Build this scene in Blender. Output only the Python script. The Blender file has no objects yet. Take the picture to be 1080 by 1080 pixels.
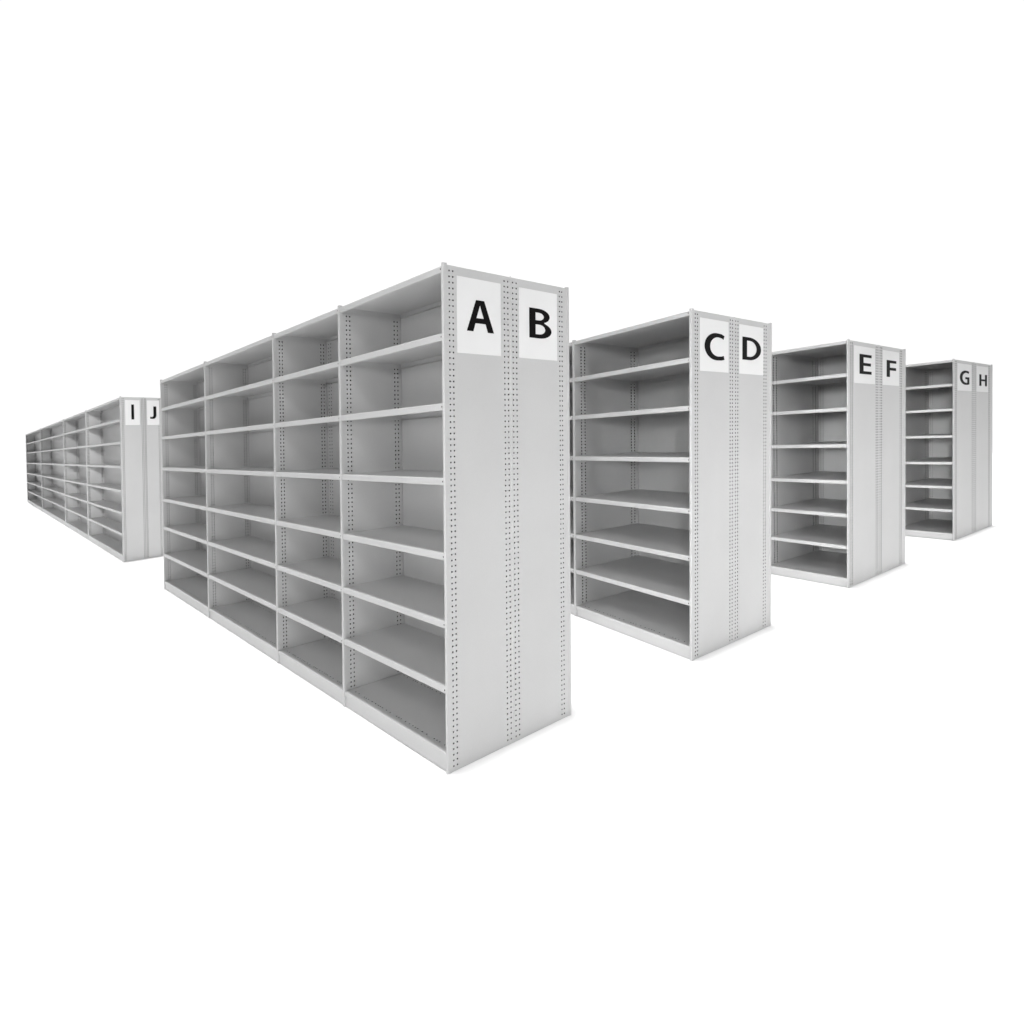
import bpy, math, random
from mathutils import Matrix, Vector
from mathutils.geometry import tessellate_polygon

random.seed(7)
scene = bpy.context.scene
COL = scene.collection
H = 2.2                                    # height of every shelving row (m)

NEAR, FAR, OVER = .01, 1.03, 13800
# unseen lights added on the near side to brighten bays and panels: name, place, aim, size, watts, spread
FRONT = [('left_fill', (-17, -7, 9), (0, 3.0, 1.1), (9, 6), 10, 24),
         ('far_fill', (-9, -13, 8.0), (.3, 12, 1.1), (3, 3), 25, 14),
         ('aisle_fill', (-13.1, -9.7, 2.6), (2.2, .3, 1.1), (2.4, 2.4), 4.6, 9),
         ('aisle_fill', (-14.7, -6.7, 2.6), (4.8, .2, 1.1), (2.4, 2.4), 2.2, 8),
         ('aisle_fill', (-5.7, -9, 3.2), (4.8, .2, 1.1), (2.4, 2.4), 2.3, 8),
         ('aisle_fill', (-15.2, -4.6, 2.6), (7.9, -.2, 1.1), (2.4, 2.4), 7.5, 8),
         ('aisle_fill', (-2.6, -9.4, 3.2), (7.9, -.2, 1.1), (2.4, 2.4), 2.2, 8),
         ('high_fill', (-8, -9, 12), (3, 1, 1), (6, 5), 46, 40),
         ('low_fill', (-12, -11, 3.0), (0, 1.6, 1.1), (4, 3), 7, 22)]
# ------------------------------------------------------------------ materials
def new_mat(name):
    m = bpy.data.materials.new(name); m.use_nodes = True
    nt = m.node_tree
    return m, nt, nt.nodes['Principled BSDF']

def paint_mat():
    m, nt, b = new_mat('grey_powder_coat')
    L = nt.links
    tc = nt.nodes.new('ShaderNodeTexCoord')
    n1 = nt.nodes.new('ShaderNodeTexNoise'); n1.inputs['Scale'].default_value = 2.3; n1.inputs['Detail'].default_value = 5
    n2 = nt.nodes.new('ShaderNodeTexNoise'); n2.inputs['Scale'].default_value = 260; n2.inputs['Detail'].default_value = 3
    L.new(tc.outputs['Object'], n1.inputs['Vector']); L.new(tc.outputs['Object'], n2.inputs['Vector'])
    mix = nt.nodes.new('ShaderNodeMix'); mix.data_type = 'FLOAT'
    mix.inputs[0].default_value = .4
    L.new(n1.outputs['Fac'], mix.inputs[2]); L.new(n2.outputs['Fac'], mix.inputs[3])
    ramp = nt.nodes.new('ShaderNodeValToRGB')
    ramp.color_ramp.elements[0].position = .3; ramp.color_ramp.elements[1].position = .7
    a, c = PAINT*.95, PAINT*1.05
    ramp.color_ramp.elements[0].color = (a, a, a*1.0, 1); ramp.color_ramp.elements[1].color = (c, c, c*1.0, 1)
    L.new(mix.outputs[0], ramp.inputs['Fac']); L.new(ramp.outputs['Color'], b.inputs['Base Color'])
    rr = nt.nodes.new('ShaderNodeMapRange'); rr.inputs['To Min'].default_value = .34; rr.inputs['To Max'].default_value = .46
    L.new(n1.outputs['Fac'], rr.inputs['Value']); L.new(rr.outputs['Result'], b.inputs['Roughness'])
    bp = nt.nodes.new('ShaderNodeBump'); bp.inputs['Strength'].default_value = .05; bp.inputs['Distance'].default_value = .001
    L.new(n2.outputs['Fac'], bp.inputs['Height']); L.new(bp.outputs['Normal'], b.inputs['Normal'])
    return m

def plain_mat(name, col, rough, noise=0.02, scale=6):
    m, nt, b = new_mat(name); L = nt.links
    tc = nt.nodes.new('ShaderNodeTexCoord')
    n = nt.nodes.new('ShaderNodeTexNoise'); n.inputs['Scale'].default_value = scale; n.inputs['Detail'].default_value = 4
    L.new(tc.outputs['Object'], n.inputs['Vector'])
    r = nt.nodes.new('ShaderNodeValToRGB')
    r.color_ramp.elements[0].color = tuple(c*(1-noise) for c in col)+(1,)
    r.color_ramp.elements[1].color = tuple(min(1, c*(1+noise)) for c in col)+(1,)
    L.new(n.outputs['Fac'], r.inputs['Fac']); L.new(r.outputs['Color'], b.inputs['Base Color'])
    b.inputs['Roughness'].default_value = rough
    return m

PAINT = .64
M_PAINT = paint_mat()
M_SLOT_SHADE = plain_mat('slot_shade', (.05, .05, .05), .6)      # shade inside the punched slots, put in as a near-black colour
M_PAPER = plain_mat('white_card', (.92, .92, .92), .6)
M_INK = plain_mat('black_print', (.006, .005, .0053), .6)
M_FLOOR = plain_mat('white_floor', (.965, .965, .965), .8, .005, 1)
for _m in (M_INK,): _m.node_tree.nodes['Principled BSDF'].inputs['Specular IOR Level'].default_value = .1

# ------------------------------------------------------------------ mesh builder
class MB:
    """collects shapes in a row's own (u along the open face, v into the depth, z up) axes"""
    def __init__(s): s.v = []; s.f = []; s.bare = set()
    def quad(s, *p):
        i = len(s.v); s.v += [tuple(q) for q in p]; s.f.append(tuple(range(i, i+len(p))))
    def box(s, u0, u1, v0, v1, z0, z1):
        i = len(s.v)
        s.v += [(u, v, z) for z in (z0, z1) for v in (v0, v1) for u in (u0, u1)]
        for a, b, c, d in ((0,2,3,1),(4,5,7,6),(0,1,5,4),(2,6,7,3),(0,4,6,2),(1,3,7,5)):
            s.f.append((i+a, i+b, i+c, i+d))
    def extrude_z(s, prof, z0, z1):
        n = len(prof); i = len(s.v)
        s.v += [(u, v, z0) for u, v in prof] + [(u, v, z1) for u, v in prof]
        for k in range(n):
            j = (k+1) % n; s.f.append((i+k, i+j, i+n+j, i+n+k))
        s.f.append(tuple(i+k for k in range(n-1, -1, -1))); s.f.append(tuple(i+n+k for k in range(n)))
    def strip_u(s, prof, u0, u1):
        """open folded sheet: profile of (v, z) points swept along u"""
        n = len(prof); i = len(s.v)
        s.v += [(u0, v, z) for v, z in prof] + [(u1, v, z) for v, z in prof]
        for k in range(n-1): s.f.append((i+k, i+k+1, i+n+k+1, i+n+k))
    def perforated(s, A, B, a_edges, b_edges, P, depth):
        """sheet cut by a grid; cells in holes (a index, b index) become deep open slots. P(a,b,d)->(u,v,z)"""
        for ia in range(len(A)-1):
            for ib in range(len(B)-1):
                a0, a1, b0, b1 = A[ia], A[ia+1], B[ib], B[ib+1]
                if ia in a_edges and ib in b_edges:
                    if depth is None: continue          # open slot
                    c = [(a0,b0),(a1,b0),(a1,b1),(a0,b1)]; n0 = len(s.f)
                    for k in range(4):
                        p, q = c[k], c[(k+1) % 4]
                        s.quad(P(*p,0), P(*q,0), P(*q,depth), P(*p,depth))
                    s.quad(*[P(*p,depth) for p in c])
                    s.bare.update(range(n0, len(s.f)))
                else:
                    s.quad(P(a0,b0,0), P(a1,b0,0), P(a1,b1,0), P(a0,b1,0))
    def build(s, name, mat, parent, xf, smooth=False):
        me = bpy.data.meshes.new(name)
        me.from_pydata([xf(*p) for p in s.v], [], s.f)
        me.materials.append(mat)
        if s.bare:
            me.materials.append(M_SLOT_SHADE)
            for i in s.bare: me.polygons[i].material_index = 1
        o = bpy.data.objects.new(name, me); COL.objects.link(o); o.parent = parent
        if smooth:
            me.polygons.foreach_set('use_smooth', [True]*len(me.polygons))
        return o

def cuts(lo, hi, centres, half):
    """grid lines lo..hi with a narrow cell round every centre; returns lines and the set of hole cells"""
    L = [lo]; hs = set()
    for c in centres:
        if c-half <= L[-1]+1e-6 or c+half >= hi-1e-6: continue
        L.append(c-half); hs.add(len(L)-1); L.append(c+half)
    L.append(hi)
    return L, hs

# ------------------------------------------------------------------ letters (unit box outlines, counters as extra rings)
def arc(cx, cy, rx, ry, a0, a1, n=14, p=2.0):
    out = []
    for k in range(n+1):
        t = math.radians(a0+(a1-a0)*k/n); c, s = math.cos(t), math.sin(t)
        out.append((cx+rx*math.copysign(abs(c)**(2/p), c), cy+ry*math.copysign(abs(s)**(2/p), s)))
    return out
GLYPH = {
 'A': [[(0,0),(.335,1),(.64,1),(1,0),(.765,0),(.682,.265),(.312,.265),(.235,0)], [(.35,.43),(.48,.84),(.615,.43)]],
 'B': [[(0,0),(0,1),(.42,1)]+arc(.42,.755,.50,.245,90,-62,12)+[(.70,.515)]+arc(.46,.265,.54,.265,50,-90,14)+[(.3,0)],
       [(.28,.865),(.28,.605),(.42,.605)]+arc(.42,.735,.23,.13,-90,90,10),
       [(.28,.135),(.28,.465),(.44,.465)]+arc(.44,.30,.27,.165,90,-90,10)],
 'C': [[(1,.93),(.84,.985)]+arc(.60,.5,.60,.5,90,270,26)+[(.84,.012),(1,.045),(.962,.19),(.84,.158)]+arc(.68,.5,.405,.352,270,90,24)+[(.84,.832),(.95,.785)]],
 'D': [[(0,0),(0,1),(.36,1)]+arc(.36,.5,.64,.5,90,-90,26),
       [(.245,.15),(.245,.85),(.38,.85)]+arc(.38,.5,.37,.35,90,-90,22)],
 'E': [[(0,0),(1,0),(1,.15),(.33,.15),(.33,.42),(.94,.42),(.94,.57),(.33,.57),(.33,.85),(1,.85),(1,1),(0,1)]],
 'F': [[(0,0),(.34,0),(.34,.40),(.98,.40),(.98,.565),(.34,.565),(.34,.835),(1,.835),(1,1),(0,1)]],
 'G': [[(.97,.94),(.82,.985)]+arc(.60,.5,.60,.5,90,270,26)+[(.82,.01),(1,.06),(1,.545),(.57,.545),(.57,.395),(.765,.395),(.765,.165),(.70,.152)]+arc(.66,.5,.385,.348,270,90,24)+[(.82,.83),(.92,.785)]],
 'H': [[(0,0),(0,1),(.27,1),(.27,.585),(.73,.585),(.73,1),(1,1),(1,0),(.73,0),(.73,.425),(.27,.425),(.27,0)]],
 'I': [[(0,0),(0,1),(1,1),(1,0)]],
 'J': [[(.54,1),(1,1),(1,.34)]+arc(.48,.31,.52,.31,0,-90,10)+[(.2,.005),(0,.04),(.06,.19),(.22,.15)]+arc(.32,.32,.22,.17,-90,0,8)],
}

# sign position: v range as a fraction of its panel, letter box inside the sign (x0,x1,y0,y1 from top left)
SIGN = {'A': (.171,.833,.207,.83,.279,.70), 'B': (.129,.79,.253,.842,.262,.696), 'C': (.171,.847,.145,.847,.252,.779),
        'D': (.122,.77,.116,.897,.243,.71), 'E': (.169,.849,.24,.824,.207,.745), 'F': (.117,.746,.229,.816,.271,.761),
        'G': (.167,.862,.147,.828,.241,.775), 'H': (.115,.761,.227,.886,.317,.77), 'I': (.189,.811,.415,.603,.177,.776),
        'J': (.157,.845,.227,.755,.244,.756)}

# ------------------------------------------------------------------ the rows
CAM = [607.24804, 528.46647, 480.1919, -1.46916, -1.99831, 1.43532, 0.82307, -0.02715, -0.0384]
ROWS = {
    'AB': dict(pos=[0.0, 0.0], yaw=0.0, bays=[0.93503, 0.92384, 1.50309, 1.51536], D=[0.37421, 0.38685], skew=-0.05362, lean=[0.02799, -0.01418], back=[.373,.36,.345,.345],
               label='tall grey metal shelving row with end signs A and B, nearest and largest'),
    'CD': dict(pos=[1.8254, -0.14168], yaw=-0.20435, bays=[1.16313, 1.16], D=[0.48013, 0.487], skew=0.11226, lean=[0.01594, -0.02223], back=[.77,.77],
               label='grey metal shelving row with end signs C and D, right of A B row'),
    'EF': dict(pos=[4.23353, -0.33273], yaw=-0.14755, bays=[0.74273, .76], D=[0.68333, 0.67145], skew=0.05168, lean=[0.00425, -0.0173], back=[1.06,1.06],
               label='grey metal shelving row with end signs E and F, behind C D row'),
    'GH': dict(pos=[7.28179, -0.60014], yaw=-0.12311, bays=[0.62061, .64], D=[0.76922, 0.76623], skew=0.0081, lean=[0.00335, -0.01285], back=[1.18,1.18],
               label='grey metal shelving row with end signs G and H, farthest to the right'),
    'IJ': dict(pos=[0.00105, 7.07458], yaw=0.00567, bays=[2.88615, 2.91524, 4.64411, 4.63642], D=[0.275, 0.220], skew=0.08316, lean=[0.02438, -0.02971], back=[.235,.235,.235,.235],
               label='small distant grey shelving row with end signs I and J, far left'),
}
SHELF_Z = [1.903, 1.603, 1.279, .954, .657, .372]
LID_Z, BASE_Z = 2.190, .080
PITCH = .025
ZH = [.020+PITCH*k for k in range(87)]

def shelf(row, xf, u0, u1, back, z, lip, su, sv, name='shelf', base=False):
    m = MB(); r = .004; f = -.004*sv
    b = back-.003
    if base:                                   # bottom shelf: rows of small slots near its front and rear edges
        pat = [0, .034, .072, .092, .112, .170, .205, .243, .262, .282]
        span = (u1-u0)
        per = .31*span/.9
        cs = []
        k = 0
        while True:
            x = u0+.03*su+(k//10)*per+pat[k % 10]*span/.9
            if x > u1-.02*su: break
            cs.append(x); k += 1
        U, hu = cuts(u0, u1, cs, .0035*su)
        V, hv = cuts(f+r, b, [f+.040*sv, b-.030*sv], .0035*sv)
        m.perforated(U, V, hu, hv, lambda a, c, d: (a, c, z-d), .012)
        m.strip_u([(f+r, z), (f+r*.3, z-r*.3), (f, z-r), (f, z-lip+.002), (f+.002, z-lip), (f+.014*sv, z-lip)], u0, u1)
        m.strip_u([(b, z), (b, z-lip), (b-.012*sv, z-lip)], u0, u1)
    else:
        m.strip_u([(f+r, z), (b, z)], u0, u1)
        m.strip_u([(b, z), (b, z-.012)], u0, u1)
        # rear flange with a row of small slots
        n = 26
        U, hu = cuts(u0, u1, [u0+(u1-u0)*(k+.5)/n for k in range(n)], (u1-u0)/n*.17)
        Z, hz = cuts(z-lip, z-.012, [z-.021], .003)
        m.perforated(U, Z, hu, hz, lambda a, c, d: (a, b-d, c), None)
        m.strip_u([(b, z-lip), (b-.013*sv, z-lip)], u0, u1)
        # front lip, a slot near each end
        m.strip_u([(f+r, z), (f+r*.3, z-r*.3), (f, z-r)], u0, u1)
        U, hu = cuts(u0, u1, [u0+.007*su], .003*su)
        Z, hz = cuts(z-lip+.002, z-r, [z-lip*.5], .003)
        m.perforated(U, Z, hu, hz, lambda a, c, d: (a, f+d, c), .015)
        m.strip_u([(f, z-lip+.002), (f+.002, z-lip), (f+.016*sv, z-lip), (f+.016*sv, z-lip+.006)], u0, u1)
        # underside sheet and end flanges
        m.strip_u([(f+r, z-.0012), (b-.001, z-.0012)], u0+.001, u1-.001)
        for a, c in ((u0, u0+.0015*su), (u1-.0015*su, u1)):
            m.box(a, c, f+.02*sv, b-.002, z-lip, z-.0016)
    return m.build(name, M_PAINT, row, xf)

def side_face(m, u, v0, v1, cols, z0, z1, hv, sgn, depth, hz_half=.0037):
    V, hc = cuts(v0, v1, cols, hv)
    Z, hz = cuts(z0, z1, ZH, hz_half)
    m.perforated(V, Z, hc, hz, lambda a, c, d: (u+sgn*d, a, c), depth)

def make_row(key, R):
    U = (-math.sin(0), math.cos(0))
    b = R['skew']; V = (math.cos(b), math.sin(b))
    cy, sy = math.cos(R['yaw']), math.sin(R['yaw'])
    lw = R['lean']; lean = (cy*lw[0]+sy*lw[1], -sy*lw[0]+cy*lw[1])      # world lean -> row axes
    xf = lambda u, v, z: (V[0]*v+lean[0]*z, u+V[1]*v+lean[1]*z, z)
    root = bpy.data.objects.new('shelving_row', None); COL.objects.link(root)
    root.empty_display_size = .3
    root.location = (R['pos'][0], R['pos'][1], 0); root.rotation_euler = (0, 0, R['yaw'])
    root['label'] = R['label']; root['category'] = 'shelving'; root['group'] = 'signed shelving rows'
    D0, D1 = R['D']; DT = D0+D1
    su = R['bays'][0]/.935; sv = D0/.374
    hw = .0078*su; nose = .0085*sv; t = .0062*su
    us = [0]
    for w in R['bays']: us.append(us[-1]+w)
    # upright posts on the open face (and the far corners): rounded nose
    def post(u, v, sgn, hw, name='upright_post'):
        m = MB(); r = hw*.6; rv = nose*.6
        p = []
        for cx, a0, a1 in ((u+hw-r, 0, -90), (u-hw+r, -90, -180)):
            for k in range(5):
                a = math.radians(a0+(a1-a0)*k/4)
                p.append((cx+r*math.cos(a), v+sgn*(-(nose-rv)+rv*math.sin(a))))
        p += [(u-hw, v+sgn*.012*sv), (u+hw, v+sgn*.012*sv)]
        m.extrude_z(p, -.0038, H)
        return m.build(name, M_PAINT, root, xf)
    for k, u in enumerate(us): post(u, 0, 1, hw if k == 0 else hw*1.3)
    post(0, DT, -1, hw); post(us[-1], DT, -1, hw)
    # end panel: two halves meeting at a raised seam
    dep = .0120*su
    z0, z1 = -.0034, 2.193
    hv = .0034*sv
    for (va, vb, cols) in ((.0122*sv, D0-.004*sv, [D0*c for c in (.066,.117,.893,.951)]),
                           (D0+.004*sv, DT-.0122*sv, [D0+D1*c for c in (.032,.089)+((.84,.885) if key == 'AB' else (.795,.853))])):
        m = MB()
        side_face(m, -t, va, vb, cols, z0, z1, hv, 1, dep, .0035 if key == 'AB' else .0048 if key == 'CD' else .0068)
        m.quad((t,va,z0),(t,va,z1),(t,vb,z1),(t,vb,z0))
        m.quad((-t,va,z0),(-t,va,z1),(t,va,z1),(t,va,z0)); m.quad((-t,vb,z0),(t,vb,z0),(t,vb,z1),(-t,vb,z1))
        m.quad((-t,va,z1),(-t,vb,z1),(t,vb,z1),(t,va,z1)); m.quad((-t,va,z0),(t,va,z0),(t,vb,z0),(-t,vb,z0))
        m.build('end_panel', M_PAINT, root, xf)
    m = MB(); s = .0036*sv
    m.extrude_z([(-t-.0012*su, D0-s*.7), (-t-.0012*su, D0+s*.7), (-t, D0+s), (t, D0+s), (t, D0-s), (-t, D0-s)], -.0036, 2.1965)
    m.build('seam_post', M_PAINT, root, xf)
    # dividers between bays
    for k in range(1, len(us)):
        u = us[k]; bk = R['back'][k-1]
        va, vb = .0122*sv, bk+.0135*sv
        m = MB()
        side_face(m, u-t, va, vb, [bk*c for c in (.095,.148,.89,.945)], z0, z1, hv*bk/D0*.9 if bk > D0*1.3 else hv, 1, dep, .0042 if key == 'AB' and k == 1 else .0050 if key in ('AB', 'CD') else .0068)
        m.quad((u+t,va,z0),(u+t,va,z1),(u+t,DT-.0122*sv,z1),(u+t,DT-.0122*sv,z0)) if k == len(us)-1 else m.quad((u+t,va,z0),(u+t,va,z1),(u+t,vb,z1),(u+t,vb,z0))
        m.quad((u-t,va,z0),(u-t,va,z1),(u+t,va,z1),(u+t,va,z0)); m.quad((u-t,vb,z0),(u+t,vb,z0),(u+t,vb,z1),(u-t,vb,z1))
        m.quad((u-t,va,z1),(u-t,vb,z1),(u+t,vb,z1),(u+t,va,z1)); m.quad((u-t,va,z0),(u+t,va,z0),(u+t,vb,z0),(u-t,vb,z0))
        m.build('end_panel' if k == len(us)-1 else 'divider', M_PAINT, root, xf)
    # bays
    for k in range(len(us)-1):
        a, c = us[k]+t+.0004, us[k+1]-t-.0004
        af, cf = us[k]+hw*(1.3 if k else 1)+.0005, us[k+1]-hw*1.3-.0005
        bk = R['back'][k]
        m = MB()
        g = .006*su
        if k % 2 == (0 if key in ('EF', 'GH') else 1):
            # back sheet with perforated flange beside the divider
            Uc, hu = cuts(a, c-g, [c-g-.062*su, c-g-.030*su], .004*su)
            Z, hz = cuts(.012, 2.188, ZH, .0040)
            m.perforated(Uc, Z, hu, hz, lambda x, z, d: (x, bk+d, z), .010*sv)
        else:
            m.quad((a,bk,.012),(c-g,bk,.012),(c-g,bk,2.188),(a,bk,2.188))
        m.quad((a,bk,.012),(a,bk+.012*sv,.012),(a,bk+.012*sv,2.188),(a,bk,2.188))
        m.quad((c-g,bk,.012),(c-g,bk+.012*sv,.012),(c-g,bk+.012*sv,2.188),(c-g,bk,2.188))
        m.quad((a,bk+.012*sv,.012),(c,bk+.012*sv,.012),(c,bk+.012*sv,2.188),(a,bk+.012*sv,2.188))
        m.build('back_panel', M_PAINT, root, xf)
        for z in SHELF_Z:
            shelf(root, xf, af, cf, bk, z+random.uniform(-.0012, .0012), .031, su, sv)
        shelf(root, xf, af, cf, bk, LID_Z, .028, su, sv, 'top_panel')
        shelf(root, xf, af, cf, bk, BASE_Z, .024, su, sv, 'bottom_shelf', True)
        m = MB(); m.box(af, cf, .0015*sv, .012*sv, -.0034, BASE_Z-.0255)
        m.build('kick_plate', M_PAINT, root, xf)
        # rear half (closed)
        if DT-bk > .03:
            m = MB(); m.box(us[k]+hw+.001, us[k+1]-hw-.001, bk+.013*sv, DT-.014*sv, 2.178, 2.189)
            m.build('top_panel', M_PAINT, root, xf)
        m = MB(); m.box(us[k]+t+.001, us[k+1]-t-.001, max(DT-.014*sv+.001, bk+.0125*sv), max(DT-.003, bk+.0135*sv), .012, 2.177)
        m.build('rear_panel', M_PAINT, root, xf)
    # letter signs fixed to the end panel
    for i, ch in enumerate(key):
        f0, f1, x0, x1, y0, y1 = SIGN[ch]
        base, w = (0, D0) if i == 0 else (D0, D1)
        va, vb = base+w*f0, base+w*f1
        za, zb = 1.821, 2.154
        m = MB(); m.box(-t-.0016, -t-.0004, va, vb, za, zb)
        sg = m.build('letter_sign', M_PAPER, root, xf)
        sg['label'] = 'white card sign with a black letter ' + ch
        rings = [[Vector((va+(vb-va)*(x0+(x1-x0)*px), zb-(zb-za)*(y1-(y1-y0)*py), 0)) for px, py in ring] for ring in GLYPH[ch]]
        tris = tessellate_polygon(rings)
        flat = [p for ring in rings for p in ring]
        m = MB(); m.v = [(-t-.0022, p.x, p.y) for p in flat]; m.f = [tuple(q) for q in tris]
        m.build('letter', M_INK, sg, xf)
    return root

for key, R in ROWS.items(): make_row(key, R)

# ------------------------------------------------------------------ floor
me = bpy.data.meshes.new('floor')
me.from_pydata([(-7,-7,-.004),(32,-7,-.004),(32,34,-.004),(-7,34,-.004)], [], [(0,1,2,3)])
me.materials.append(M_FLOOR)
fl = bpy.data.objects.new('floor', me); COL.objects.link(fl); fl['kind'] = 'structure'
fl['label'] = 'plain white studio floor'

# ------------------------------------------------------------------ camera
f, cx, cy, X, Y, Z, yaw, pit, rol = CAM
fw = Vector((math.cos(yaw)*math.cos(pit), math.sin(yaw)*math.cos(pit), math.sin(pit)))
r0 = Vector((math.sin(yaw), -math.cos(yaw), 0)); u0 = r0.cross(fw)
c, s = math.cos(rol), math.sin(rol)
r = c*r0+s*u0; u = -s*r0+c*u0
cam = bpy.data.cameras.new('camera'); co = bpy.data.objects.new('camera', cam); COL.objects.link(co)
co.matrix_world = Matrix(((r.x,u.x,-fw.x,X),(r.y,u.y,-fw.y,Y),(r.z,u.z,-fw.z,Z),(0,0,0,1)))
cam.sensor_fit = 'HORIZONTAL'; cam.sensor_width = 36; cam.lens = f/1080*36
cam.shift_x = (540-cx)/1080; cam.shift_y = (cy-540)/1080
cam.clip_start = .05; cam.clip_end = 2000
scene.camera = co

# ------------------------------------------------------------------ light: surround white on the far side only, added unseen fill lights
w = bpy.data.worlds.new('World'); scene.world = w; w.use_nodes = True
nt = w.node_tree; bg = nt.nodes['Background']; bg.inputs['Color'].default_value = (1, 1, 1, 1)
# white behind the rows; near side dimmed on purpose to cut frontal light
geo = nt.nodes.new('ShaderNodeTexCoord')
dot = nt.nodes.new('ShaderNodeVectorMath'); dot.operation = 'DOT_PRODUCT'; dot.inputs[1].default_value = (.68, .73, 0)
nt.links.new(geo.outputs['Generated'], dot.inputs[0])
mr = nt.nodes.new('ShaderNodeMapRange'); mr.interpolation_type = 'SMOOTHSTEP'
mr.inputs['From Min'].default_value = -.1; mr.inputs['From Max'].default_value = .4
mr.inputs['To Min'].default_value = NEAR; mr.inputs['To Max'].default_value = FAR
nt.links.new(dot.outputs['Value'], mr.inputs['Value']); nt.links.new(mr.outputs['Result'], bg.inputs['Strength'])
def fill_light(name, loc, aim, size, power, spread):
    d = bpy.data.lights.new(name, 'AREA'); d.shape = 'RECTANGLE'; d.size, d.size_y = size; d.energy = power; d.spread = math.radians(spread)
    o = bpy.data.objects.new(name, d); COL.objects.link(o); o.location = loc
    o.rotation_euler = (Vector(aim)-Vector(loc)).to_track_quat('-Z', 'Y').to_euler()
fill_light('overhead_fill', (5, 6, 30), (5, 6, 0), (70, 70), max(OVER, 1e-6), 8)  # unseen light added overhead to keep the floor white
for nm, loc, aim, size, pw, sp in FRONT:
    if pw: fill_light(nm, loc, aim, size, pw, sp)

vs = scene.view_settings
vs.view_transform = 'Standard'; vs.look = 'None'; vs.gamma = 1; vs.exposure = 0; vs.use_curve_mapping = False
scene.render.engine = 'CYCLES'
scene.cycles.max_bounces = 16; scene.cycles.diffuse_bounces = 10
scene.render.resolution_x = 1024; scene.render.resolution_y = 1024
